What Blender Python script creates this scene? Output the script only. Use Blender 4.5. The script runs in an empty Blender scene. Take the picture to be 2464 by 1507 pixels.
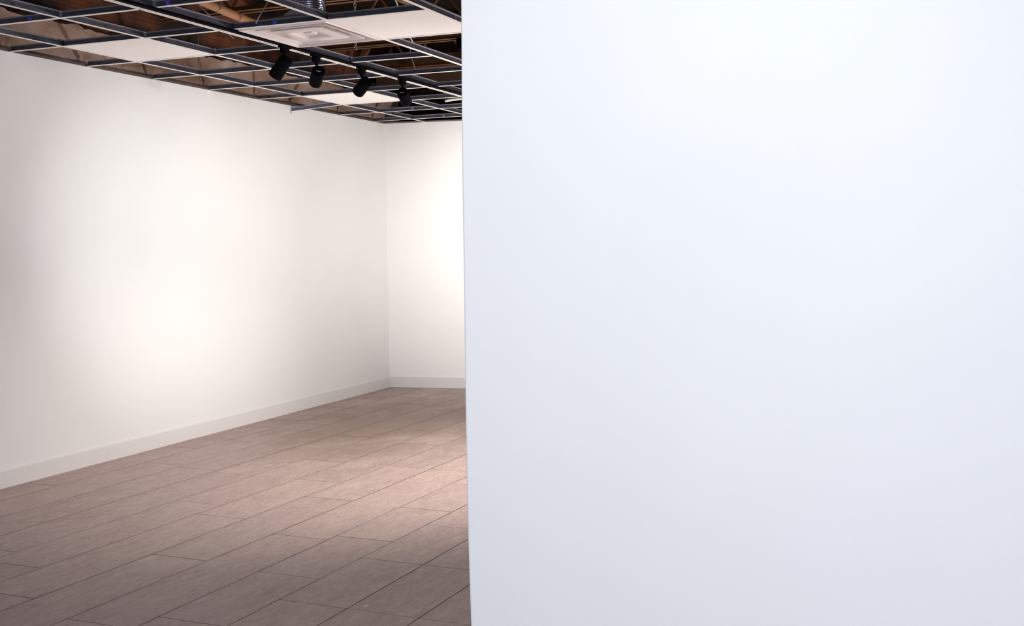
import bpy, bmesh, math, random
from mathutils import Vector, Matrix
random.seed(7)
sc = bpy.context.scene
COL = sc.collection

# ------------------------------------------------------------------ metres; floor z = 0
CAM_H = 1.4384
HC = 1.1974 + CAM_H            # underside of the ceiling grid
YW = 5.4463                    # face of the left wall
XB = 9.4493                    # far corner
BA = math.tan(-0.147)          # skew of the far wall
GX, GY, GS, GR = 4.3698, 5.6472, 0.6096, -0.0017   # ceiling grid origin, module, rotation
PHI, FA, FW = -0.0235, 3.3529, 0.3225              # floor tile direction, offset, width
XP = 3.0                       # front face of the near wall

# ------------------------------------------------------------------ helpers
def link(o, parent=None):
    COL.objects.link(o)
    if parent is not None:
        o.parent = parent
    return o

def tag(o, label=None, cat=None, group=None, kind=None):
    if label: o['label'] = label
    if cat: o['category'] = cat
    if group: o['group'] = group
    if kind: o['kind'] = kind
    return o

def obj(name, bm, mats, parent=None, loc=(0, 0, 0), rot=(0, 0, 0), smooth=False):
    me = bpy.data.meshes.new(name)
    bmesh.ops.recalc_face_normals(bm, faces=bm.faces)
    bm.to_mesh(me); bm.free()
    if smooth:
        for p in me.polygons: p.use_smooth = True
    for m in (mats if isinstance(mats, (list, tuple)) else [mats]):
        me.materials.append(m)
    o = bpy.data.objects.new(name, me)
    o.location = loc; o.rotation_euler = rot
    return link(o, parent)

def empty(name, loc, rz=0.0):
    o = bpy.data.objects.new(name, None)
    o.empty_display_size = 0.05
    o.location = loc; o.rotation_euler = (0, 0, rz)
    return link(o)

def box(bm, x0, x1, y0, y1, z0, z1, mat=0, M=None):
    vs = [bm.verts.new(v) for v in ((x0,y0,z0),(x1,y0,z0),(x1,y1,z0),(x0,y1,z0),(x0,y0,z1),(x1,y0,z1),(x1,y1,z1),(x0,y1,z1))]
    if M is not None:
        for v in vs: v.co = M @ v.co
    for f in ((0,3,2,1),(4,5,6,7),(0,1,5,4),(1,2,6,5),(2,3,7,6),(3,0,4,7)):
        fc = bm.faces.new([vs[i] for i in f]); fc.material_index = mat
    return vs

def extrude_profile(bm, pts, x0, x1, mat=0):
    """closed profile of (y, z) points swept along x"""
    a = [bm.verts.new((x0, p[0], p[1])) for p in pts]
    b = [bm.verts.new((x1, p[0], p[1])) for p in pts]
    n = len(pts)
    for i in range(n):
        f = bm.faces.new((a[i], a[(i+1) % n], b[(i+1) % n], b[i])); f.material_index = mat
    f = bm.faces.new(a[::-1]); f.material_index = mat
    f = bm.faces.new(b); f.material_index = mat

def prism(bm, pts, z0, z1):
    a = [bm.verts.new((p[0], p[1], z0)) for p in pts]
    b = [bm.verts.new((p[0], p[1], z1)) for p in pts]
    n = len(pts)
    for i in range(n):
        bm.faces.new((a[i], a[(i+1) % n], b[(i+1) % n], b[i]))
    bm.faces.new(a[::-1]); bm.faces.new(b)

def lathe(bm, prof, seg=40, cap=True, M=None):
    """profile of (radius, z), turned round z"""
    rings = []
    for r, z in prof:
        if r < 1e-6:
            v = bm.verts.new((0, 0, z)); rings.append([v])
        else:
            rings.append([bm.verts.new((r*math.cos(2*math.pi*k/seg), r*math.sin(2*math.pi*k/seg), z)) for k in range(seg)])
    for A, B in zip(rings, rings[1:]):
        for k in range(seg):
            k2 = (k+1) % seg
            if len(A) == 1 and len(B) == 1: continue
            if len(A) == 1: bm.faces.new((A[0], B[k2], B[k]))
            elif len(B) == 1: bm.faces.new((A[k], A[k2], B[0]))
            else: bm.faces.new((A[k], A[k2], B[k2], B[k]))
    if cap:
        for R in (rings[0], rings[-1]):
            if len(R) > 1: bm.faces.new(R)
    if M is not None:
        for R in rings:
            for v in R: v.co = M @ v.co

def tube(bm, pts, r, seg=10):
    pts = [Vector(p) for p in pts]
    rings = []
    up = Vector((0.123, 0.9, 0.31)).normalized()
    for i, p in enumerate(pts):
        t = (pts[min(i+1, len(pts)-1)] - pts[max(i-1, 0)]).normalized()
        s = t.cross(up).normalized(); u = s.cross(t).normalized()
        rings.append([bm.verts.new(p + r*(math.cos(2*math.pi*k/seg)*s + math.sin(2*math.pi*k/seg)*u)) for k in range(seg)])
    for A, B in zip(rings, rings[1:]):
        for k in range(seg):
            bm.faces.new((A[k], A[(k+1) % seg], B[(k+1) % seg], B[k]))
    bm.faces.new(rings[0][::-1]); bm.faces.new(rings[-1])

def bevel(o, w, seg=2, angle=0.6):
    m = o.modifiers.new('bevel', 'BEVEL'); m.width = w; m.segments = seg
    m.limit_method = 'ANGLE'; m.angle_limit = angle
    return o

# ------------------------------------------------------------------ materials
def mat(name, color=(0.8, 0.8, 0.8), rough=0.5, metal=0.0, spec=0.5):
    m = bpy.data.materials.new(name); m.use_nodes = True
    b = m.node_tree.nodes['Principled BSDF']
    b.inputs['Base Color'].default_value = (*color, 1)
    b.inputs['Roughness'].default_value = rough
    b.inputs['Metallic'].default_value = metal
    b.inputs['Specular IOR Level'].default_value = spec
    return m

def N(m, t, **kw):
    n = m.node_tree.nodes.new(t)
    for k, v in kw.items():
        if k in n.inputs: n.inputs[k].default_value = v
        else: setattr(n, k, v)
    return n

def L(m, a, b): m.node_tree.links.new(a, b)
def BS(m): return m.node_tree.nodes['Principled BSDF']

def coords(m, scale=(1, 1, 1), rot=(0, 0, 0)):
    tc = N(m, 'ShaderNodeTexCoord'); mp = N(m, 'ShaderNodeMapping')
    mp.inputs['Scale'].default_value = scale; mp.inputs['Rotation'].default_value = rot
    L(m, tc.outputs['Object'], mp.inputs['Vector'])
    return mp.outputs['Vector']

def noise(m, vec, scale, detail=4, rough=0.55, dist=0.0):
    n = N(m, 'ShaderNodeTexNoise')
    n.inputs['Scale'].default_value = scale; n.inputs['Detail'].default_value = detail
    n.inputs['Roughness'].default_value = rough; n.inputs['Distortion'].default_value = dist
    L(m, vec, n.inputs['Vector'])
    return n.outputs['Fac']

def ramp(m, fac, stops):
    r = N(m, 'ShaderNodeValToRGB')
    e = r.color_ramp.elements
    while len(e) < len(stops): e.new(0.5)
    for k, (p, c) in enumerate(stops):
        e[k].position = p; e[k].color = (*c, 1) if len(c) == 3 else c
    L(m, fac, r.inputs['Fac'])
    return r.outputs['Color']

def mixc(m, fac, a, b, mode='MIX'):
    n = N(m, 'ShaderNodeMix', data_type='RGBA', blend_type=mode)
    for s, v in ((0, fac), (6, a), (7, b)):
        if isinstance(v, (int, float)): n.inputs[s].default_value = v
        elif isinstance(v, tuple): n.inputs[s].default_value = (*v, 1)
        else: L(m, v, n.inputs[s])
    return n.outputs[2]

def bump(m, h, strength, dist=0.01):
    b = N(m, 'ShaderNodeBump'); b.inputs['Strength'].default_value = strength; b.inputs['Distance'].default_value = dist
    L(m, h, b.inputs['Height']); L(m, b.outputs['Normal'], BS(m).inputs['Normal'])

def paint(name, color, rough=0.55, b=0.08):
    m = mat(name, color, rough, spec=0.35)
    v = coords(m)
    c = ramp(m, noise(m, v, 1.6, 3), [(0.3, tuple(x*0.985 for x in color)), (0.7, tuple(min(1, x*1.01) for x in color))])
    L(m, c, BS(m).inputs['Base Color'])
    bump(m, noise(m, v, 160, 3), b, 0.002)
    return m

M_WALL = paint('wall_paint', (0.765, 0.765, 0.76))
M_BACK = paint('far_wall_paint', (0.82, 0.81, 0.79))
M_PART = paint('near_wall_paint', (0.825, 0.84, 0.83), b=0.05)
M_BASE = paint('baseboard_paint', (0.70, 0.685, 0.675), 0.4, 0.02)
M_CEIL = paint('ceiling_paint', (0.78, 0.77, 0.75))
M_FLANGE = mat('tee_white_enamel', (0.83, 0.80, 0.76), 0.38)
M_BLACK = mat('black_powder_coat', (0.003, 0.003, 0.004), 0.5, spec=0.16)
M_BLACK2 = mat('black_satin_cap', (0.002, 0.002, 0.003), 0.4, spec=0.10)
M_MARK = mat('white_print', (0.75, 0.75, 0.78), 0.5)
M_LENS = mat('lamp_reflector', (0.85, 0.85, 0.82), 0.15, 1.0)
M_STICK = mat('blue_sticker', (0.045, 0.05, 0.42), 0.5)
M_STICK2 = mat('pale_violet_sticker', (0.22, 0.17, 0.42), 0.5)
M_DARKHOLE = mat('dark_slot', (0.03, 0.028, 0.028), 0.7)

for m_ in (M_BLACK, M_BLACK2):
    BS(m_).inputs['IOR'].default_value = 1.12; BS(m_).inputs['Roughness'].default_value = 0.6
# galvanised steel of the tee webs
M_GALV = mat('galvanised_steel', (0.20, 0.21, 0.26), 0.36, 0.85)
v = coords(M_GALV, (3, 60, 60))
L(M_GALV, ramp(M_GALV, noise(M_GALV, v, 4, 3), [(0.3, (0.085, 0.09, 0.12)), (0.7, (0.19, 0.20, 0.25))]), BS(M_GALV).inputs['Base Color'])

M_BULB = mat('galvanised_bulb', (0.42, 0.42, 0.47), 0.35, 0.6)
# duct
M_DUCT = mat('crinkled_foil', (0.55, 0.58, 0.72), 0.2, 0.95)
bump(M_DUCT, noise(M_DUCT, coords(M_DUCT, (1, 1, 2)), 30, 3, 0.6, 0.6), 0.45, 0.012)

# ceiling tile
def tile_mat():
    m = mat('ceiling_tile_board', (0.87, 0.845, 0.82), 0.85, spec=0.2)
    v = coords(m)
    c = ramp(m, noise(m, v, 60, 5), [(0.35, (0.90, 0.885, 0.87)), (0.65, (0.94, 0.925, 0.91))])
    L(m, c, BS(m).inputs['Base Color']); bump(m, noise(m, v, 220, 4), 0.25, 0.002)
    return m
M_TILE = tile_mat()
M_DIFF = mat('diffuser_white_enamel', (0.66, 0.60, 0.59), 0.35)

# brick wall seen above the lining where the plaster has fallen off
def brick_mat():
    m = mat('old_brick', (0.3, 0.1, 0.04), 0.9)
    tc = N(m, 'ShaderNodeTexCoord'); mp = N(m, 'ShaderNodeMapping')
    mp.inputs['Rotation'].default_value = (math.radians(90), 0, 0)
    L(m, tc.outputs['Object'], mp.inputs['Vector'])
    br = N(m, 'ShaderNodeTexBrick')
    br.inputs['Scale'].default_value = 1.0
    br.inputs['Brick Width'].default_value = 0.30; br.inputs['Row Height'].default_value = 0.034
    br.inputs['Mortar Size'].default_value = 0.003; br.inputs['Mortar Smooth'].default_value = 0.8
    br.inputs['Color1'].default_value = (0.15, 0.037, 0.010, 1); br.inputs['Color2'].default_value = (0.075, 0.021, 0.008, 1)
    br.inputs['Mortar'].default_value = (0.045, 0.020, 0.011, 1)
    L(m, mp.outputs['Vector'], br.inputs['Vector'])
    v = coords(m)
    soot = ramp(m, noise(m, v, 1.3, 4), [(0.44, (0.10, 0.085, 0.08)), (0.62, (1, 1, 1))])
    L(m, mixc(m, 1.0, br.outputs['Color'], soot, 'MULTIPLY'), BS(m).inputs['Base Color'])
    bump(m, mixc(m, 0.5, br.outputs['Fac'], noise(m, v, 40, 4)), 0.5, 0.01)
    return m
M_BRICK = brick_mat()

def plaster_mat():
    m = mat('old_plaster', (0.45, 0.3, 0.24), 0.92)
    v = coords(m, (1, 1, 1.6))
    c = ramp(m, noise(m, v, 2.1, 6, 0.62), [(0.30, (0.14, 0.085, 0.055)), (0.46, (0.26, 0.165, 0.12)), (0.60, (0.36, 0.245, 0.20)), (0.75, (0.48, 0.39, 0.35))])
    # cracks
    vo = N(m, 'ShaderNodeTexVoronoi', feature='DISTANCE_TO_EDGE'); vo.inputs['Scale'].default_value = 1.5
    nz = N(m, 'ShaderNodeTexNoise'); nz.inputs['Scale'].default_value = 5
    L(m, v, nz.inputs['Vector'])
    mv = N(m, 'ShaderNodeMix', data_type='RGBA'); mv.inputs[0].default_value = 0.12
    L(m, v, mv.inputs[6]); L(m, nz.outputs['Color'], mv.inputs[7])
    L(m, mv.outputs[2], vo.inputs['Vector'])
    cr = ramp(m, vo.outputs['Distance'], [(0.0, (0.30, 0.26, 0.22)), (0.006, (1, 1, 1))])
    c2 = mixc(m, 0.8, c, cr, 'MULTIPLY')
    L(m, c2, BS(m).inputs['Base Color']); bump(m, noise(m, v, 30, 5), 0.5, 0.01)
    return m
M_PLASTER = plaster_mat()

def deck_mat():
    m = mat('roof_boards', (0.1, 0.05, 0.03), 0.85)
    v = coords(m, (1.2, 30, 1))
    c = ramp(m, noise(m, v, 2.2, 5), [(0.3, (0.005, 0.0022, 0.0015)), (0.7, (0.017, 0.0072, 0.004))])
    tc = N(m, 'ShaderNodeTexCoord'); br = N(m, 'ShaderNodeTexBrick')
    br.inputs['Scale'].default_value = 1; br.inputs['Brick Width'].default_value = 2.4; br.inputs['Row Height'].default_value = 0.14
    br.inputs['Mortar Size'].default_value = 0.006
    br.inputs['Color1'].default_value = (1, 1, 1, 1); br.inputs['Color2'].default_value = (0.6, 0.55, 0.5, 1); br.inputs['Mortar'].default_value = (0.05, 0.05, 0.05, 1)
    L(m, tc.outputs['Object'], br.inputs['Vector'])
    L(m, mixc(m, 1.0, c, br.outputs['Color'], 'MULTIPLY'), BS(m).inputs['Base Color'])
    return m
M_DECK = deck_mat(); BS(M_DECK).inputs["Specular IOR Level"].default_value = 0.15
M_JOIST = mat('ochre_painted_steel', (0.13, 0.048, 0.008), 0.65)
M_PIPE = mat('tan_painted_pipe', (0.33, 0.155, 0.065), 0.5)
M_WIRE = mat('dull_wire', (0.22, 0.19, 0.18), 0.5, 0.5)
M_WIREW = mat('pale_cable', (0.5, 0.46, 0.42), 0.6)
M_CHAIN = mat('chain_steel', (0.45, 0.38, 0.30), 0.4, 0.7)

# floor tile
def floor_mat():
    m = mat('slate_look_tile', (0.3, 0.2, 0.17), 0.5)
    at = N(m, 'ShaderNodeAttribute', attribute_name='tint')
    tc = N(m, 'ShaderNodeTexCoord')
    # every tile has its own piece of pattern: offset the lookup by the tile's tint
    off = N(m, 'ShaderNodeVectorMath', operation='MULTIPLY'); L(m, at.outputs['Color'], off.inputs[0]); off.inputs[1].default_value = (9, 7, 3)
    add = N(m, 'ShaderNodeVectorMath', operation='ADD'); L(m, tc.outputs['Object'], add.inputs[0]); L(m, off.outputs[0], add.inputs[1])
    mp = N(m, 'ShaderNodeMapping'); mp.inputs['Scale'].default_value = (1.0, 2.6, 1); mp.inputs['Rotation'].default_value = (0, 0, 0.5)
    L(m, add.outputs[0], mp.inputs['Vector'])
    v = mp.outputs['Vector']
    n1 = noise(m, v, 2.3, 6, 0.6, 0.5)
    n2 = noise(m, v, 11, 8, 0.72, 0.8)
    n3 = noise(m, v, 90, 4, 0.6)
    c = ramp(m, n1, [(0.30, (0.33, 0.225, 0.20)), (0.5, (0.43, 0.315, 0.28)), (0.70, (0.52, 0.405, 0.36))])
    c = mixc(m, 0.55, c, ramp(m, n2, [(0.32, (0.27, 0.18, 0.16)), (0.5, (0.43, 0.32, 0.285)), (0.66, (0.59, 0.46, 0.42))]))
    c = mixc(m, 0.14, c, ramp(m, n3, [(0.35, (0.12, 0.08, 0.07)), (0.65, (0.5, 0.4, 0.36))]))
    sep = N(m, 'ShaderNodeSeparateColor'); L(m, at.outputs['Color'], sep.inputs[0])
    tnt = ramp(m, sep.outputs[0], [(0.0, (0.94, 0.935, 0.94)), (1.0, (1.04, 1.03, 1.02))])
    c = mixc(m, 1.0, c, tnt, 'MULTIPLY')
    # worn brown-yellow patch near the far end
    sp = N(m, 'ShaderNodeSeparateXYZ'); L(m, tc.outputs['Object'], sp.inputs[0])
    w = noise(m, tc.outputs['Object'], 1.7, 5, 0.65, 0.6)
    dx = N(m, 'ShaderNodeMath', operation='SUBTRACT'); L(m, sp.outputs[0], dx.inputs[0]); dx.inputs[1].default_value = STX
    dy = N(m, 'ShaderNodeMath', operation='SUBTRACT'); L(m, sp.outputs[1], dy.inputs[0]); dy.inputs[1].default_value = STY
    dx2 = N(m, 'ShaderNodeMath', operation='MULTIPLY'); L(m, dx.outputs[0], dx2.inputs[0]); dx2.inputs[1].default_value = 0.62
    cx = N(m, 'ShaderNodeCombineXYZ'); L(m, dx2.outputs[0], cx.inputs[0]); L(m, dy.outputs[0], cx.inputs[1])
    ln = N(m, 'ShaderNodeVectorMath', operation='LENGTH'); L(m, cx.outputs[0], ln.inputs[0])
    sm = N(m, 'ShaderNodeMath', operation='MULTIPLY_ADD'); L(m, w, sm.inputs[0]); sm.inputs[1].default_value = 2.0; L(m, ln.outputs['Value'], sm.inputs[2])
    stf = ramp(m, sm.outputs[0], [(0.0, (1, 1, 1)), (0.001, (1, 1, 1)), (1.0, (0, 0, 0))])
    mr = N(m, 'ShaderNodeMapRange'); L(m, sm.outputs[0], mr.inputs['Value'])
    mr.inputs['From Min'].default_value = 1.35; mr.inputs['From Max'].default_value = 2.15; mr.inputs['To Min'].default_value = 0.62; mr.inputs['To Max'].default_value = 0.0
    m.node_tree.nodes.remove(stf.node)
    c = mixc(m, mr.outputs['Result'], c, (0.17, 0.105, 0.06))
    L(m, c, BS(m).inputs['Base Color'])
    rr = N(m, 'ShaderNodeMapRange'); L(m, n2, rr.inputs['Value']); rr.inputs['To Min'].default_value = 0.40; rr.inputs['To Max'].default_value = 0.62
    L(m, rr.outputs['Result'], BS(m).inputs['Roughness'])
    bump(m, mixc(m, 0.30, n2, n3), 0.85, 0.014)
    return m
STX, STY = 7.6, 4.3
M_FLOOR = floor_mat()
M_GROUT = mat('dark_grout', (0.045, 0.03, 0.027), 0.95)

# ------------------------------------------------------------------ the setting
# floor: rectangular slate-look tiles laid in long courses
ROWJ = {0: [3.10, 4.38, 5.99], 1: [3.24, 3.85, 4.457, 5.06, 5.67, 6.28], -1: [2.7, 3.9, 5.1, 5.99, 7.2],
        -2: [2.0, 3.235, 4.573, 5.468, 6.7], -3: [2.3, 3.56, 4.78, 6.0, 7.2], -7: [3.6, 4.846, 6.07, 7.3]}
bm = bmesh.new()
lay = bm.loops.layers.float_color.new('tint')
cP, sP = math.cos(PHI), math.sin(PHI)
def F2W(u, n_): return (u*cP - n_*sP, u*sP + n_*cP)
rnd = random.Random(3)
box(bm, -3.2, 12, -4.2, 6.0, -0.06, -0.0045, mat=1)
g, gu, ch = 0.0011, 0.0006, 0.0009
for j in range(-9, 24):
    n1 = FA - j*FW; n0 = n1 - FW
    if j >= 2: js = [4.785 + 0.6085*k for k in range(-14, 13)]
    elif j in ROWJ:
        js = ROWJ[j][:]
        while js[0] > -3.5: js.insert(0, js[0] - 0.6085*rnd.choice((2, 2, 3)))
        while js[-1] < 11.5: js.append(js[-1] + 0.6085*rnd.choice((2, 2, 3)))
    else:
        js = [-4 + 1.8*k + rnd.random()*0.6 for k in range(10)]
    for u0, u1 in zip(js, js[1:]):
        t = rnd.random(); t2 = rnd.random(); t3 = rnd.random()
        h = (rnd.random() - 0.5)*0.0006
        # chamfered tile top
        outer = [(u0+gu, n0+g), (u1-gu, n0+g), (u1-gu, n1-g), (u0+gu, n1-g)]
        e = g + ch; eu = gu + ch
        inner = [(u0+eu, n0+e), (u1-eu, n0+e), (u1-eu, n1-e), (u0+eu, n1-e)]
        vo_ = [bm.verts.new((*F2W(*p), -0.0044)) for p in outer]
        vi_ = [bm.verts.new((*F2W(*p), h)) for p in inner]
        fs = [bm.faces.new(vi_)] + [bm.faces.new((vo_[k], vo_[(k+1) % 4], vi_[(k+1) % 4], vi_[k])) for k in range(4)]
        for f in fs[1:]: f.material_index = 1
        for f in fs:
            for lp in f.loops: lp[lay] = (t, t2, t3, 1)
floor = obj('floor', bm, [M_FLOOR, M_GROUT]); tag(floor, kind='structure')
for p in floor.data.polygons:
    pass

# left wall lining
bm = bmesh.new(); box(bm, -3.0, XB + 0.02, YW, YW + 0.035, 0, HC - 0.002)
tag(obj('wall_left', bm, M_WALL), kind='structure')
# far wall, slightly skewed
bm = bmesh.new()
def FX(y): return XB + (y - YW)*BA
prism(bm, [(FX(YW), YW), (FX(YW) + 0.1, YW), (FX(-4) + 0.1, -4), (FX(-4), -4)], 0, HC - 0.002)
tag(obj('wall_far', bm, M_BACK), kind='structure')
# near wall that fills the right of the view; its free end is very slightly bowed
EDGE = [(0.0, 1.4570), (0.2408, 1.4601), (0.3808, 1.4639), (0.642, 1.4668), (0.9864, 1.4667), (1.2382, 1.4648), (1.5463, 1.4646), (1.8015, 1.4633), (2.1056, 1.4587), (2.1813, 1.4581), (HC - 0.002, 1.4570)]
bm = bmesh.new()
zs = [EDGE[0][0] + (EDGE[-1][0] - EDGE[0][0])*k/40 for k in range(41)]
def ey(z):
    for (a, ya), (b, yb) in zip(EDGE, EDGE[1:]):
        if z <= b + 1e-9: return ya + (yb - ya)*(z - a)/(b - a)
    return EDGE[-1][1]
ysm = [ey(z) for z in zs]
for _ in range(3): ysm = [ysm[0]] + [(ysm[k-1] + 2*ysm[k] + ysm[k+1])/4 for k in range(1, 40)] + [ysm[-1]]
R_ = 0.010; T_ = 0.115
rings = []
for z, yy in zip(zs, ysm):
    pts = [(XP, -4.0)]
    for k in range(7):
        a = math.pi/2*k/6
        pts.append((XP + R_ - R_*math.cos(a), yy - R_ + R_*math.sin(a)))
    for k in range(7):
        a = math.pi/2*k/6
        pts.append((XP + T_ - R_ + R_*math.sin(a), yy - R_ + R_*math.cos(a)))
    pts.append((XP + T_, -4.0))
    rings.append([bm.verts.new((p[0], p[1], z)) for p in pts])
for A, B in zip(rings, rings[1:]):
    for k in range(len(A)):
        bm.faces.new((A[k], A[(k+1) % len(A)], B[(k+1) % len(A)], B[k]))
bm.faces.new(rings[0]); bm.faces.new(rings[-1])
w = obj('wall_right', bm, M_PART, smooth=True); tag(w, kind='structure')
w.data.set_sharp_from_angle(angle=0.5) if hasattr(w.data, 'set_sharp_from_angle') else None
# the rest of the room, behind and beside the camera
bm = bmesh.new(); box(bm, -3.1, FX(-4) + 0.1, -4.1, -4.0, 0, HC)
tag(obj('wall_side', bm, M_PART), kind='structure')
bm = bmesh.new()
WY0, WY1, WZ0, WZ1 = -3.4, 2.6, 0.55, 2.35  # assumed window opening in the rear wall, out of view
box(bm, -3.1, -3.0, -4.0, WY0, 0, HC); box(bm, -3.1, -3.0, WY1, YW + 0.035, 0, HC)
box(bm, -3.1, -3.0, WY0, WY1, 0, WZ0); box(bm, -3.1, -3.0, WY0, WY1, WZ1, HC)
tag(obj('wall_rear', bm, M_PART), kind='structure')
bm = bmesh.new()
for y in (WY0, WY0 + (WY1-WY0)/3 - 0.02, WY0 + 2*(WY1-WY0)/3 - 0.02, WY1 - 0.04): box(bm, -3.08, -3.02, y, y + 0.04, WZ0, WZ1)
for z in (WZ0, WZ1 - 0.04): box(bm, -3.08, -3.02, WY0 + 0.04, WY1 - 0.04, z, z + 0.04)
tag(obj('assumed_window', bm, M_BASE), kind='structure')  # frame of the assumed window, never in view
bm = bmesh.new(); box(bm, -3.0, XP - 0.12, -4.0, YW, HC + 0.002, HC + 0.03)
box(bm, XP - 0.12, FX(-4), -4.0, -0.05, HC + 0.05, HC + 0.07)
tag(obj('ceiling', bm, M_CEIL), kind='structure')

# baseboards
def base_profile(h=0.108, t=0.013):
    return [(0, 0), (t, 0), (t, h - 0.006), (t - 0.004, h), (0, h)]
bm = bmesh.new()
for a, b in ((-3.0, 5.6495), (5.6505, XB)):
    extrude_profile(bm, [(YW - p[0], p[1]) for p in base_profile()], a, b)
tag(obj('baseboard_left', bm, M_BASE), kind='structure')
bm = bmesh.new()
ang = math.atan(BA)
Lb = (YW + 4)/math.cos(ang)
extrude_profile(bm, [(-p[0], p[1]) for p in base_profile()], 0.0, Lb)
tag(obj('baseboard_far', bm, M_BASE, loc=(XB, YW, 0), rot=(0, 0, -math.pi/2 + (-ang))), kind='structure')

# masonry above the lining
bm = bmesh.new(); box(bm, 2.8, 13.0, YW + 0.10, YW + 0.2, HC - 0.4, HC + 0.95)
tag(obj('wall_left_brickwork', bm, M_BRICK), kind='structure')
# plaster coat with a ragged, fallen-away upper edge
rp = random.Random(11)
bm = bmesh.new()
top = []
x = 2.8; zt = 0.27
while x < 13.0:
    zt += (rp.random() - 0.5)*0.035; zt += (0.275 - zt)*0.25
    top.append((x, HC + zt)); x += 0.012 + rp.random()*0.05
y0, y1 = YW + 0.045, YW + 0.10
prev = None
for (x, z) in top:
    q = [bm.verts.new((x, y0, HC - 0.4)), bm.verts.new((x, y0, z - 0.008)), bm.verts.new((x, y1, z + 0.02)), bm.verts.new((x, y1, HC - 0.4))]
    if prev:
        for k in range(4): bm.faces.new((prev[k], prev[(k+1) % 4], q[(k+1) % 4], q[k]))
    else: bm.faces.new(q)
    prev = q
bm.faces.new(prev[::-1])
tag(obj('wall_left_plaster', bm, M_PLASTER), kind='structure')
# old wall beyond the far lining
bm = bmesh.new()
prism(bm, [(FX(YW) + 0.35, YW + 0.1), (FX(YW) + 0.45, YW + 0.1), (FX(-4) + 0.45, -4), (FX(-4) + 0.35, -4)], HC - 0.4, HC + 0.95)
tag(obj('wall_far_plaster', bm, M_DECK), kind='structure')
bm = bmesh.new(); box(bm, 2.7, 13.0, -4.0, YW + 0.2, HC + 0.95, HC + 1.0)
tag(obj('ceiling_roof_boards', bm, M_DECK), kind='structure')
bm = bmesh.new(); box(bm, 2.7, 2.8, -4.0, YW + 0.2, HC + 0.10, HC + 0.95)
tag(obj('wall_near_upper', bm, M_DECK), kind='structure')
# perimeter angle on top of the lining, coloured dark to draw the shadow gap
bm = bmesh.new(); box(bm, 2.9, XB, YW - 0.001, YW + 0.002, HC - 0.002, HC + 0.014); box(bm, 2.9, XB, YW + 0.002, YW + 0.03, HC - 0.002, HC)
tag(obj('trim_1', bm, mat('shadow_gap_angle', (0.10, 0.085, 0.075), 0.6, 0.3)), kind='structure')
bm = bmesh.new(); box(bm, 0.0, Lb, -0.001, 0.002, -0.002, 0.012)
tag(obj('trim_2', bm, M_WIRE, loc=(XB, YW, HC), rot=(0, 0, -math.pi/2 - ang)), kind='structure')

# ------------------------------------------------------------------ suspended grid
cG, sG = math.cos(GR), math.sin(GR)
def GP(a, b, z=HC):     # a along the runners, b across (away from the left wall), metres in the grid's frame
    return Vector((GX + a*cG + b*sG, GY - b*cG + a*sG, z))
ORD = ['zeroth', 'first', 'second', 'third', 'fourth', 'fifth', 'sixth', 'seventh', 'eighth', 'ninth', 'tenth', 'eleventh']

def tee_bm(x0, x1, stem=0.036, bulb=0.007, slots=()):
    bm = bmesh.new()
    for c in slots: box(bm, c - 0.012, c + 0.012, -0.0016, 0.0016, 0.010, 0.023, mat=1)
    t = 0.0011
    box(bm, x0, x1, -t, t, 0.0012, stem - bulb)
    extrude_profile(bm, [(bulb/2, stem - bulb + 0.001), (bulb/2, stem - 0.001), (bulb/2 - 0.001, stem), (-bulb/2 + 0.001, stem), (-bulb/2, stem - 0.001), (-bulb/2, stem - bulb + 0.001), (-t, stem - bulb), (t, stem - bulb)], x0, x1, mat=2)
    return bm
def flange_bm(x0, x1, w=0.024, slot=None):
    bm = bmesh.new(); h = w/2
    if slot:
        for a, b in ((-h, -slot/2), (slot/2, h)): box(bm, x0, x1, a, b, 0, 0.0011)
        box(bm, x0, x1, -slot/2, slot/2, 0.0016, 0.003)
    else:
        extrude_profile(bm, [(-h, 0.0008), (-h + 0.0008, 0), (h - 0.0008, 0), (h, 0.0008), (h, 0.0014), (-h, 0.0014)], x0, x1)
    return bm

A0 = -1.3
mains = {}
for j in range(1, 6):
    b = j*GS
    x1 = None
    # stop at the far wall
    a = 0.0
    while True:
        P = GP(a, b)
        if P.x > FX(P.y) - 0.004: break
        a += 0.002
    stem = tee_bm(A0, a, 0.040, 0.008, [k*GS + 0.31 for k in range(-1, 9) if k*GS + 0.36 < a])
    o = obj('main_runner', stem, [M_GALV, M_DARKHOLE, M_BULB], loc=GP(0, b), rot=(0, 0, GR))
    f = obj('flange', flange_bm(A0, a), M_FLANGE, o)
    lab = {1: 'long white grid runner closest to the left wall',
           2: 'long white grid runner second out from the left wall',
           3: 'long white grid runner directly above the black lighting track',
           4: 'long white grid runner between the square air diffuser and the big white tile',
           5: 'long white grid runner along the far side of the large white tile',
           }[j]
    tag(o, lab, 'ceiling grid runner', 'long runners of the ceiling grid')
    mains[j] = (o, a)

# long slotted white strip beside the track
bm = bmesh.new()
TB = 3*GS - 0.077
nodes = [A0] + [k*GS for k in range(0, 9)]
for u0, u1 in zip(nodes, nodes[1:]):
    for a_, b_ in ((-0.022, -0.003), (0.003, 0.022)): box(bm, u0 + 0.003, u1 - 0.003, a_, b_, 0, 0.0012)
    box(bm, u0 + 0.003, u1 - 0.003, -0.003, 0.003, 0.0018, 0.003)
strip = obj('slotted_strip', bm, M_FLANGE, loc=GP(0, TB), rot=(0, 0, GR))
tag(strip, 'narrow double white slotted strip running alongside the black lighting track', 'ceiling strip')

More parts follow.
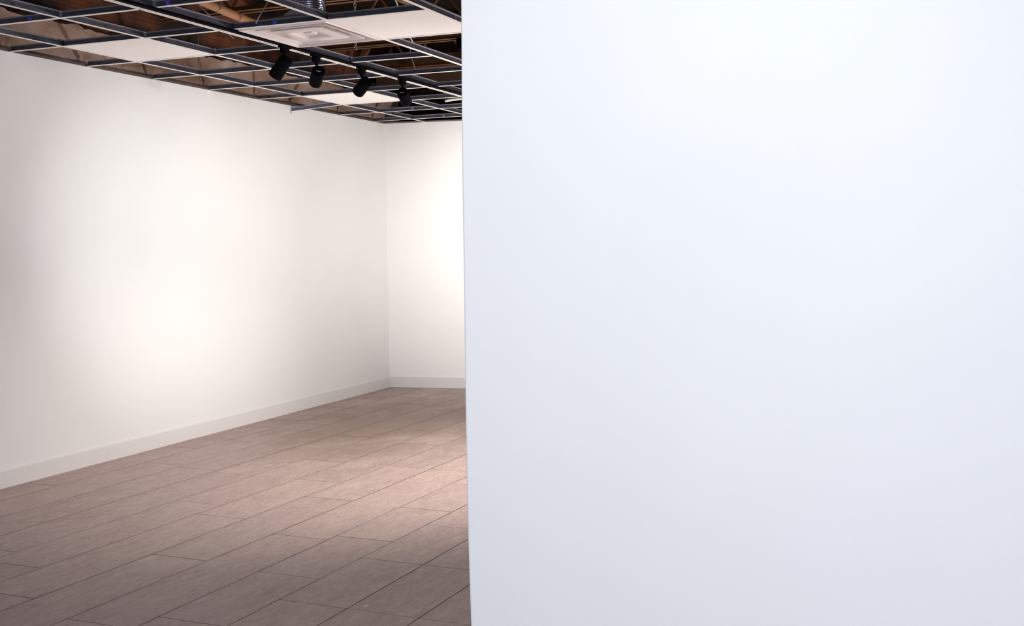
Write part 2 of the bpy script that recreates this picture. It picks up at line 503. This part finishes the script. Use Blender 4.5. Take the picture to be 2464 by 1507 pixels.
# cross tees
STK = {(0, 3): 0.075, (1, 3): 0.27, (4, 2): 0.28, (7, 1): 0.33, (8, 1): 0.33, (0, 1): 0.39}
def bayname(j):
    return {0: 'touching the left wall', 1: 'between first and second runners', 2: 'between second runner and track',
            3: 'between track and fourth runner', 4: 'between fourth and fifth runners'}[j]
vis = []
for i in range(-1, 9):
    for j in range(0, 5):
        if j == 0:
            b0 = GY - YW + 0.002; b1 = GS
            if i == 6: continue          # this one has come loose, see below
        else: b0, b1 = j*GS, (j+1)*GS
        a = i*GS
        if i == 8 and j >= 2: continue
        if i >= 3 and j == 4: continue
        P = GP(a, b1)
        if P.x > FX(P.y): continue
        e = 0.0125
        L0, L1 = -(b1 - e), -(b0 + (e if j else 0))
        if j == 2: L0, L1 = -(b1 - 0.090), L1
        if j == 3: L0, L1 = L0, -(b0 + 0.012)
        bm = tee_bm(L0 + 0.002, L1 - 0.002, 0.036, slots=[L1 - 0.09] if j == 0 and i in (1, 2, 3, 5, 7) else ())
        o = obj('cross_tee', bm, [M_GALV, M_DARKHOLE, M_BULB], loc=GP(a, 0), rot=(0, 0, GR + math.pi/2))
        obj('flange', flange_bm(L0, L1), M_FLANGE, o)
        side = 'nearest the camera' if i == -1 else None
        k = 9 - i
        tag(o, 'white cross tee, %s row from the far wall, %s' % (ORD[k], bayname(j)), 'ceiling grid tee', 'short cross tees of the ceiling grid')
        if (i, j) in STK:
            s = STK[(i, j)]; c = L1 - s if j < 2 else L1 - s
            bm = bmesh.new(); box(bm, c - 0.013, c + 0.013, 0.0012, 0.0030, 0.004, 0.027)
            box(bm, c - 0.013, c + 0.013, -0.0030, -0.0012, 0.004, 0.027)
            st = obj('sticker', bm, M_STICK if (i, j) in ((0, 3), (1, 3), (0, 1)) else M_STICK2, o); st['label'] = 'small blue printed sticker'
            bm = bmesh.new()
            for q in (-0.008, 0.0, 0.007): box(bm, c + q - 0.0012, c + q + 0.0012, -0.0034, 0.0034, 0.009, 0.022)
            obj('print', bm, M_STICK2, st)

# the loose cross tee that droops on to the left wall
pa = GP(6*GS, GS - 0.0135, HC + 0.0); pb = Vector((7.86, YW - 0.012, HC - 0.052))
d = (pb - pa); Ld = d.length
bm = tee_bm(0, Ld, 0.036)
rot = d.to_track_quat('X', 'Z').to_euler()
o = obj('loose_cross_tee', bm, [M_GALV, M_DARKHOLE, M_BULB], loc=pa, rot=rot)
obj('flange', flange_bm(0.0, Ld, 0.024), M_FLANGE, o)
bm = bmesh.new(); box(bm, Ld - 0.001, Ld + 0.003, -0.012, 0.004, -0.022, 0.004); obj('end_tab', bm, M_FLANGE, o)
tag(o, 'loose white cross tee drooping below the grid against the left wall', 'ceiling grid tee')

# ------------------------------------------------------------------ white tiles
def tile(i, j, label):
    c = GP((i + 0.5)*GS, (j + 0.5)*GS)
    bm = bmesh.new(); s = GS/2 - 0.007
    box(bm, -s, s, -s, s, 0.0022, 0.017)
    o = obj('ceiling_tile', bm, M_TILE, loc=(c.x, c.y, HC), rot=(0, 0, GR)); bevel(o, 0.0015, 2)
    return tag(o, label, 'ceiling tile', 'white square panels laid in the open grid')
tile(1, 1, 'brightly lit white ceiling tile above the glowing patch on the left wall')
tile(5, 1, 'white ceiling tile behind the last two black spotlights, toward the far corner')
tile(1, 4, 'large white ceiling tile next to the air diffuser, cut off by the right wall')

# ------------------------------------------------------------------ air diffuser
c = GP(1.5*GS, 3.5*GS)
df = empty('air_diffuser', (c.x, c.y, HC), GR)
tag(df, 'square white air diffuser with stepped rings set in the grid beside the track', 'air vent')
def rrect(s, r, n=6):
    pts = []
    for cx, cy, a0 in ((s-r, s-r, 0), (-s+r, s-r, 90), (-s+r, -s+r, 180), (s-r, -s+r, 270)):
        for k in range(n+1):
            a = math.radians(a0 + 90*k/n); pts.append((cx + r*math.cos(a), cy + r*math.sin(a)))
    return pts
def rings_mesh(bm, spec, close_last=True):
    rs = [[bm.verts.new((x, y, z)) for x, y in rrect(s, r)] for s, r, z in spec]
    n = len(rs[0])
    for A, B in zip(rs, rs[1:]):
        for k in range(n): bm.faces.new((A[k], A[(k+1) % n], B[(k+1) % n], B[k]))
    if close_last: bm.faces.new(rs[-1])
bm = bmesh.new()
rings_mesh(bm, [(0.299, 0.004, 0.012), (0.299, 0.004, 0.0018), (0.286, 0.004, 0.0018), (0.284, 0.006, -0.006), (0.276, 0.010, -0.007), (0.271, 0.014, -0.003), (0.222, 0.03, 0.055), (0.12, 0.03, 0.095), (0.09, 0.03, 0.13)], True)
obj('frame', bm, M_DIFF, df, smooth=False)
bm = bmesh.new()
rings_mesh(bm, [(0.190, 0.03, 0.045), (0.226, 0.03, 0.008), (0.230, 0.03, -0.002), (0.224, 0.03, -0.004), (0.188, 0.03, 0.020), (0.184, 0.03, 0.045)], False)
obj('louvre_ring', bm, M_DIFF, df)
bm = bmesh.new()
# inner plate with a shallow round dish
rs_ = [(0.140, 0.03, 0.045), (0.164, 0.03, 0.010), (0.168, 0.03, -0.001), (0.160, 0.03, -0.004)]
R0 = [[bm.verts.new((x, y, z)) for x, y in rrect(s, r, 9)] for s, r, z in rs_]
n = len(R0[0])
angs = [math.atan2(v.co.y, v.co.x) for v in R0[-1]]
for rad, z in ((0.118, -0.002), (0.108, 0.010), (0.078, 0.028), (0.046, 0.026), (0.036, 0.006), (0.020, 0.0)):
    R0.append([bm.verts.new((rad*math.cos(a), rad*math.sin(a), z)) for a in angs])
for A, B in zip(R0, R0[1:]):
    for k in range(n): bm.faces.new((A[k], A[(k+1) % n], B[(k+1) % n], B[k]))
bm.faces.new(R0[-1])
pl_ = obj('plate', bm, M_DIFF, df, smooth=True); pl_.data.set_sharp_from_angle(angle=0.45)
for s in (-1, 1):
    for u in (-0.10, 0.0, 0.10):
        bm = bmesh.new(); box(bm, u - 0.02, u + 0.02, s*0.176 - 0.003, s*0.176 + 0.003, 0.012, 0.026); obj('bracket', bm, M_DARKHOLE, df)
        bm = bmesh.new(); box(bm, s*0.176 - 0.003, s*0.176 + 0.003, u - 0.02, u + 0.02, 0.012, 0.026); obj('bracket', bm, M_DARKHOLE, df)

# flexible duct rising from the diffuser
bm = bmesh.new()
prof = []
z = 0.13
while z < 0.93:
    prof += [(0.086, z), (0.092, z + 0.006), (0.086, z + 0.012)]; z += 0.013
lathe(bm, prof, 36)
dd = obj('flexible_duct', bm, M_DUCT, loc=(5.385, 3.585, HC), smooth=True)
tag(dd, 'shiny silver flexible duct rising above the square air diffuser', 'air duct')

# ------------------------------------------------------------------ lighting track and spotlights
bm = bmesh.new()
u0, u1 = -1.2, 4.75
prof = [(-0.018, 0.0), (-0.018, -0.0120), (-0.012, -0.0125), (-0.011, -0.009), (-0.005, -0.009), (-0.005, -0.0125), (0.005, -0.0125), (0.005, -0.009), (0.011, -0.009), (0.012, -0.0125), (0.018, -0.0120), (0.018, 0.0)]
extrude_profile(bm, prof, u0, u1)
trk = obj('lighting_track', bm, M_BLACK, loc=GP(0, 3*GS, HC - 0.0005), rot=(0, 0, GR))
tag(trk, 'long black lighting track fixed under the third ceiling runner', 'lighting track')
bm = bmesh.new(); box(bm, u1, u1 + 0.02, -0.019, 0.019, -0.013, 0.0); obj('end_cap', bm, M_BLACK2, trk)
for k in range(0, 8):
    bm = bmesh.new(); box(bm, k*GS + 0.01, k*GS + 0.03, 0.018, 0.0205, -0.010, -0.003); obj('clip', bm, M_BLACK2, trk)

FV = Vector((0.93533161, 0.35209129, -0.03444583)); RV = Vector((0.35181613, -0.93596521, -0.01394798)); UV = Vector((0.0371510556, -0.000927385, 0.999309231))
FPX = 2588.823; PX, PY = 1232 + 126.26, 753.5 - 83.44
def px_at(x, y, depth):
    return Vector((0, 0, CAM_H)) + depth*(FV + RV*(x - PX)/FPX - UV*(y - PY)/FPX)

def spotlight(xt, B_px, F_px, ext, label, mark):
    """xt: x on the track; B_px / F_px: where the back and front of the can sit; ext: metres of length lost to foreshortening"""
    yt = GP((xt - GX), 3*GS).y
    base = Vector((xt, yt, HC - 0.0130))
    root = empty('track_spotlight', base)
    tag(root, label, 'spotlight', 'black spotlights on the track')
    depth = (base - Vector((0, 0, CAM_H))).dot(FV)
    Bk = px_at(*B_px, depth - 0.02); Fr0 = px_at(*F_px, depth - 0.02)
    D = (Fr0 - Bk) + FV*ext
    Ln = D.length; D.normalize()
    # adapter
    bm = bmesh.new(); box(bm, -0.045, 0.045, -0.017, 0.017, -0.012, 0.006); box(bm, -0.026, 0.026, -0.0165, 0.0165, -0.044, -0.012)
    a_ = obj('adapter', bm, M_BLACK, root); bevel(a_, 0.003, 2)
    bm = bmesh.new(); box(bm, -0.012, 0.012, 0.0166, 0.019, -0.030, -0.018); obj('lever', bm, M_BLACK2, a_)
    # stem
    q = Bk + D*0.030 + (Vector((0, 0, 1)) - D*D.z).normalized()*0.030 - base
    bm = bmesh.new()
    tube(bm, [(0, 0, -0.040), (0, 0, -0.056), q*0.5 + Vector((0, 0, -0.028)), q], 0.0085, 14)
    lathe(bm, [(0.0, -0.044), (0.014, -0.044), (0.014, -0.050), (0.009, -0.054), (0.0, -0.054)], 20, False)
    obj('stem', bm, M_BLACK, root, smooth=True)
    # can, built along +z then turned to the beam direction
    R = 0.041
    bm = bmesh.new()
    lathe(bm, [(0, 0.002), (R*0.86, 0.002), (R*0.93, 0.000), (R*0.985, 0.004), (R, 0.010), (R, 0.030), (R*0.985, 0.0305), (R*0.985, 0.032), (R, 0.0325), (R, Ln - 0.006), (R*0.98, Ln), (R*0.88, Ln), (R*0.86, Ln - 0.004), (R*0.80, Ln - 0.030), (0, Ln - 0.032)], 48, False)
    quat = D.to_track_quat('Z', 'Y')
    h = obj('housing', bm, M_BLACK, root, loc=Bk - base, rot=quat.to_euler(), smooth=True)
    h.data.set_sharp_from_angle(angle=0.7) if hasattr(h.data, 'set_sharp_from_angle') else None
    bm = bmesh.new(); lathe(bm, [(0, Ln - 0.024), (R*0.60, Ln - 0.024), (R*0.79, Ln - 0.014)], 40, False)
    obj('reflector', bm, M_LENS, h, smooth=True)
    # raised rear disc and the maker's line of print on it
    bm = bmesh.new(); lathe(bm, [(0, -0.0015), (R*0.80, -0.0015), (R*0.84, 0.003)], 40, False)
    obj('rear_cap', bm, M_BLACK2, h)
    if mark:
        inv = quat.inverted()
        rx = inv @ RV; rx.z = 0; rx.normalize(); ry = Vector((-rx.y, rx.x, 0))
        dn = inv @ (-UV); dn.z = 0; dn.normalize()
        Mx = Matrix(((rx.x, dn.x, 0, dn.x*mark[1]), (rx.y, dn.y, 0, dn.y*mark[1]), (0, 0, 1, -0.0021), (0, 0, 0, 1)))
        bm = bmesh.new(); u = -0.0155; rr = random.Random(5)
        widths = [0.0034, 0.0028, 0.0032, 0.0034, 0.0026, 0.0032]
        for wd in widths:
            box(bm, u, u + wd, -0.0022, -0.0010, 0, 0.0004, M=Mx); box(bm, u, u + wd, 0.0010, 0.0022, 0, 0.0004, M=Mx)
            box(bm, u, u + 0.0011, -0.0022, 0.0022, 0, 0.0004, M=Mx)
            u += wd + 0.0016
        mk = obj('print', bm, M_MARK, h); mk['label'] = 'small white line of print on the rear cap'
    return root, Bk + D*(Ln + 0.012), D
lamps = []
lamps.append(spotlight(5.460, (689.5, 141.0), (656.5, 181.0), 0.045, 'first black spotlight from the left, tilted down toward the left wall', None))
lamps.append(spotlight(5.790, (767.0, 169.5), (748.5, 191.5), 0.112, 'second black spotlight from the left, its rear cap facing out with white print', (0, 0.008)))
lamps.append(spotlight(6.327, (882.5, 195.5), (855.5, 217.0), 0.085, 'third black spotlight from the left, turned sideways in front of a white tile', None))
lamps.append(spotlight(6.880, (968.0, 221.5), (972.5, 239.5), 0.118, 'fourth black spotlight from the left, nearest the far corner, pointing away', (0, 0.006)))

# ------------------------------------------------------------------ above the grid
def joist(x, y0, y1, z, label):
    o = bmesh.new()
    for s in (-1, 1):   # double angle bottom and top chords
        box(o, x + s*0.012, x + s*0.050, y0, y1, z, z + 0.005) if s > 0 else box(o, x - 0.050, x - 0.012, y0, y1, z, z + 0.005)
        box(o, x + (0.012 if s > 0 else -0.017), x + (0.017 if s > 0 else -0.012), y0, y1, z, z + 0.038)
        box(o, x + (0.012 if s > 0 else -0.050), x + (0.050 if s > 0 else -0.012), y0, y1, z + 0.42, z + 0.425)
        box(o, x + (0.012 if s > 0 else -0.017), x + (0.017 if s > 0 else -0.012), y0, y1, z + 0.385, z + 0.425)
    r = obj('roof_joist', o, M_JOIST)
    bm = bmesh.new(); y = y1; k = 0
    while y > y0 + 0.3:
        za, zb = (z + 0.02, z + 0.41) if k % 2 == 0 else (z + 0.41, z + 0.02)
        tube(bm, [(x, y, za), (x, y - 0.30, zb)], 0.010, 8); y -= 0.30; k += 1
    obj('web_bar', bm, M_JOIST, r)
    return tag(r, label, 'roof joist', 'ochre steel joists above the grid')
joist(6.37, 0.5, YW + 0.05, HC + 0.45, 'thin ochre steel joist above the air diffuser, first from the camera')
joist(7.92, 0.5, YW + 0.05, HC + 0.45, 'ochre steel joist seen just below the large white tile')
joist(9.02, 0.5, YW + 0.05, HC + 0.45, 'farthest ochre steel joist, above the end of the lighting track')
# bridging angle crossing between joists
for (xa, xb, yy, lab) in ((4.6, 7.92, 3.72, 'ochre steel bar running beside the silver duct, across the joists'), (4.6, 9.02, 2.6, 'ochre steel bar across the joists above the large white tile')):
    bm = bmesh.new()
    extrude_profile(bm, [(yy - 0.02, HC + 0.4951), (yy + 0.02, HC + 0.4951), (yy + 0.02, HC + 0.5), (yy + 0.0025, HC + 0.5), (yy + 0.0025, HC + 0.54), (yy - 0.0025, HC + 0.54), (yy - 0.0025, HC + 0.5), (yy - 0.02, HC + 0.5)], xa, xb)
    tag(obj('bridging_bar', bm, M_JOIST), lab, 'roof bracing', 'bracing bars above the grid')
# pipe
bm = bmesh.new()
pA, pB = Vector((4.3, 4.27, HC + 0.34)), Vector((6.65, 4.70, HC + 0.34))
tube(bm, [pA + (pB - pA)*k/12 for k in range(13)], 0.029, 28)
pp = obj('roof_pipe', bm, M_PIPE, smooth=True)
tag(pp, 'tan round pipe lying above the grid behind the track', 'pipe')
bm = bmesh.new()
m_ = pA + (pB - pA)*0.62
tube(bm, [m_ + Vector((0, 0, 0.6)), m_ + Vector((0.0, -0.032, 0.05)), m_ + Vector((0, -0.032, -0.01)), m_ + Vector((0, 0, -0.033))], 0.005, 8)
obj('strap', bm, M_WIRE, pp)
# timber beam far back
bm = bmesh.new(); box(bm, 9.30, 9.42, 0.5, YW, HC + 0.34, HC + 0.62)
tag(obj('timber_beam', bm, mat('old_timber', (0.05, 0.024, 0.010), 0.85)), 'broad brown timber beam above the far end of the grid', 'beam')

def wire(pts, r, m, label, name='hanger_wire', group=None, cat='wire'):
    P = [Vector(p) for p in pts]; out = []
    n = len(P)
    for i in range(n - 1):
        p0 = P[max(i-1, 0)]; p1 = P[i]; p2 = P[i+1]; p3 = P[min(i+2, n-1)]
        for k in range(8):
            t = k/8
            out.append(0.5*((2*p1) + (p2 - p0)*t + (2*p0 - 5*p1 + 4*p2 - p3)*t*t + (-p0 + 3*p1 - 3*p2 + p3)*t**3))
    out.append(P[-1])
    bm = bmesh.new(); tube(bm, out, r, 8)
    return tag(obj(name, bm, m, smooth=True), label, cat, group)
def gp3(a, b, dz): v_ = GP(a*GS, b*GS); return (v_.x, v_.y, HC + dz)
wire([gp3(0.9, 2.3, 0.9), gp3(1.05, 2.35, 0.35), gp3(1.4, 2.5, 0.12), gp3(1.6, 2.55, 0.036)], 0.004, M_WIRE, 'thin grey cable curving down between the lit tile and the track', 'loose_cable', cat='cable')
wire([gp3(2.0, 4.0, 0.9), gp3(2.1, 4.0, 0.4), gp3(2.3, 4.0, 0.2), gp3(2.55, 4.0, 0.041)], 0.0045, M_WIREW, 'pale cable hanging behind the air diffuser', 'loose_cable', cat='cable')
wire([gp3(1.6, 3.62, 0.9), gp3(1.3, 3.45, 0.40), gp3(1.0, 3.3, 0.06), gp3(0.98, 3.28, 0.02)], 0.0035, M_WIREW, 'short pale wire looped over the tee at the near edge of the air diffuser', 'loose_cable', cat='cable')
wire([gp3(0, 1, 0.30), gp3(0.02, 1.0, 0.15), gp3(0, 1, 0.041)], 0.003, M_WIRE, 'dark wire in front of the plaster at the far left of the ceiling')
wire([gp3(3, 1, 0.5), gp3(2.98, 1.0, 0.2), gp3(3, 1, 0.041)], 0.003, M_WIRE, 'thin wire hanging just right of the brightly lit tile')
wire([gp3(4.5, 3, 0.9), gp3(4.4, 2.95, 0.3), gp3(4.5, 3, 0.041)], 0.003, M_WIRE, 'thin wire rising beside the third spotlight')
# chain
bm = bmesh.new()
cx0, cy0 = 6.02, 3.67
z = HC + 0.045; k = 0
while z < HC + 0.93:
    pts = []
    for q in range(13):
        a = 2*math.pi*q/12
        u, w_ = 0.0085*math.cos(a), 0.014*math.sin(a)
        pts.append((cx0 + (u if k % 2 else 0), cy0 + (0 if k % 2 else u), z + 0.014 + w_))
    tube(bm, pts, 0.0024, 6); z += 0.0225; k += 1
tag(obj('hanging_chain', bm, M_CHAIN, smooth=True), 'short steel chain hanging above the track between two spotlights', 'chain')
# crumpled white flexible hose end lying on the grid by the right wall
bm = bmesh.new()
H0 = GP(6.95*GS, 2.12*GS)
def bez(p0, p1, p2, n=14): return [p0*(1-t)**2 + p1*2*t*(1-t) + p2*t*t for t in [k/n for k in range(n+1)]]
for dz in (0.050,):
    a_ = H0 + Vector((0, 0, dz + 0.01)); b_ = H0 + Vector((0.10, -0.22, dz + 0.06)); c_ = H0 + Vector((0.16, -0.55, dz + 0.0))
    tube(bm, bez(a_, b_, c_), 0.012, 10)
tag(obj('white_hose', bm, M_FLANGE, smooth=True), 'curved white hose lying on the grid beside the right wall edge', 'hose')
# dark junction box hung above the tile
bm = bmesh.new(); box(bm, 7.86, 7.98, 3.72, 3.86, HC + 0.36, HC + 0.4503)
jb = obj('junction_box', bm, M_BLACK2); bevel(jb, 0.004)
tag(jb, 'small black box on the joist beyond the large white tile', 'junction box')

# paint fleck on the floor
bm = bmesh.new()
q = F2W(3.62, FA - 3.17*FW)
pts = [(q[0] + 0.017*math.cos(a), q[1] + 0.011*math.sin(a)) for a in (0, 0.9, 1.7, 2.6, 3.5, 4.4, 5.4)]
prism(bm, pts, 0.0, 0.0012)
tag(obj('paint_fleck', bm, M_WIREW), 'small pale fleck lying on the floor tile near the right wall', 'paint fleck')

# ------------------------------------------------------------------ light
def spot(name, loc, aim, power, angle, blend, col, r=0.03):
    l = bpy.data.lights.new(name, 'SPOT'); l.energy = power; l.spot_size = math.radians(angle); l.spot_blend = blend
    l.color = col; l.shadow_soft_size = r
    o = bpy.data.objects.new(name, l); o.location = loc
    o.rotation_euler = (Vector(aim) - Vector(loc)).to_track_quat('-Z', 'Y').to_euler()
    return link(o)
WARM = (1.0, 0.93, 0.86)
POW = [3, 10, 3, 75]
for (root, p, D), e in zip(lamps, POW):
    spot('lamp_beam', p, p + D, e, 80, 1.0, (1.0, 0.96, 0.92))
# assumed spotlights, unseen behind the near wall, aimed at left wall, far wall and floor
spot('assumed_wall_beam', (4.4, 1.7, HC - 0.42), (6.35, YW, 1.45), 248, 40, 1.0, (0.91, 0.99, 1.0), 0.04)
spot('assumed_far_beam', (6.3, 1.6, HC - 0.16), (9.8, 3.3, 1.5), 670, 60, 1.0, (0.97, 1.0, 0.96), 0.04)
spot('assumed_floor_beam', (6.0, 2.2, HC - 0.16), (6.0, 3.5, 0.0), 412, 94, 1.0, WARM, 0.04)
# unseen fill spots, added low behind the near wall to brighten the ceiling tiles
spot('added_up_fill_a', (7.4, 1.3, 0.30), (7.6, 4.2, HC), 430, 105, 1.0, WARM, 0.10)
spot('added_up_fill_b', (4.5, 1.0, 0.30), (5.4, 3.9, HC), 104, 100, 1.0, WARM, 0.10)
# area light for daylight from an assumed, unseen window behind the camera
def area(name, loc, rot, sx, sy, e, col):
    l = bpy.data.lights.new(name, 'AREA'); l.shape = 'RECTANGLE'; l.size = sx; l.size_y = sy; l.energy = e; l.color = col
    o = bpy.data.objects.new(name, l); o.location = loc; o.rotation_euler = rot
    return link(o)
area('assumed_daylight', (-3.01, (WY0 + WY1)/2, (WZ0 + WZ1)/2), (math.radians(90), 0, math.radians(-90)), WY1 - WY0, WZ1 - WZ0, 190, (0.79, 0.85, 1.03))
# assumed spotlight, out of view, that washes the near wall
spot('assumed_near_beam', (0.5, 0.9, HC - 0.16), (3.0, 0.80, 1.62), 104, 108, 1.0, (0.96, 1.0, 0.95), 0.05)
# unseen point fill, added behind the near wall to lift the grid webs
def point_fill(name, loc, e, col, r=0.12):
    l = bpy.data.lights.new(name, 'POINT'); l.energy = e; l.color = col; l.shadow_soft_size = r
    o = bpy.data.objects.new(name, l); o.location = loc
    return link(o)
point_fill('added_point_fill', (6.6, 1.8, 2.22), 62, (1.0, 0.85, 0.88))

world = bpy.data.worlds.new('world'); sc.world = world; world.use_nodes = True
world.node_tree.nodes['Background'].inputs[0].default_value = (0.5, 0.55, 0.65, 1)
world.node_tree.nodes['Background'].inputs[1].default_value = 0.05

# ------------------------------------------------------------------ camera
cam = bpy.data.cameras.new('camera'); co = bpy.data.objects.new('camera', cam); link(co)
cam.sensor_fit = 'HORIZONTAL'; cam.sensor_width = 36; cam.lens = FPX/2464*36
cam.shift_x = -126.26/2464; cam.shift_y = -83.44/2464
cam.clip_start = 0.05; cam.clip_end = 60
Mc = Matrix((RV, UV, -FV)).transposed().to_4x4(); Mc.translation = (0, 0, CAM_H)
co.matrix_world = Mc
sc.camera = co
sc.view_settings.view_transform = 'Standard'; sc.view_settings.look = 'None'
sc.view_settings.exposure = 0.07; sc.view_settings.gamma = 1.0
sc.view_settings.use_curve_mapping = False
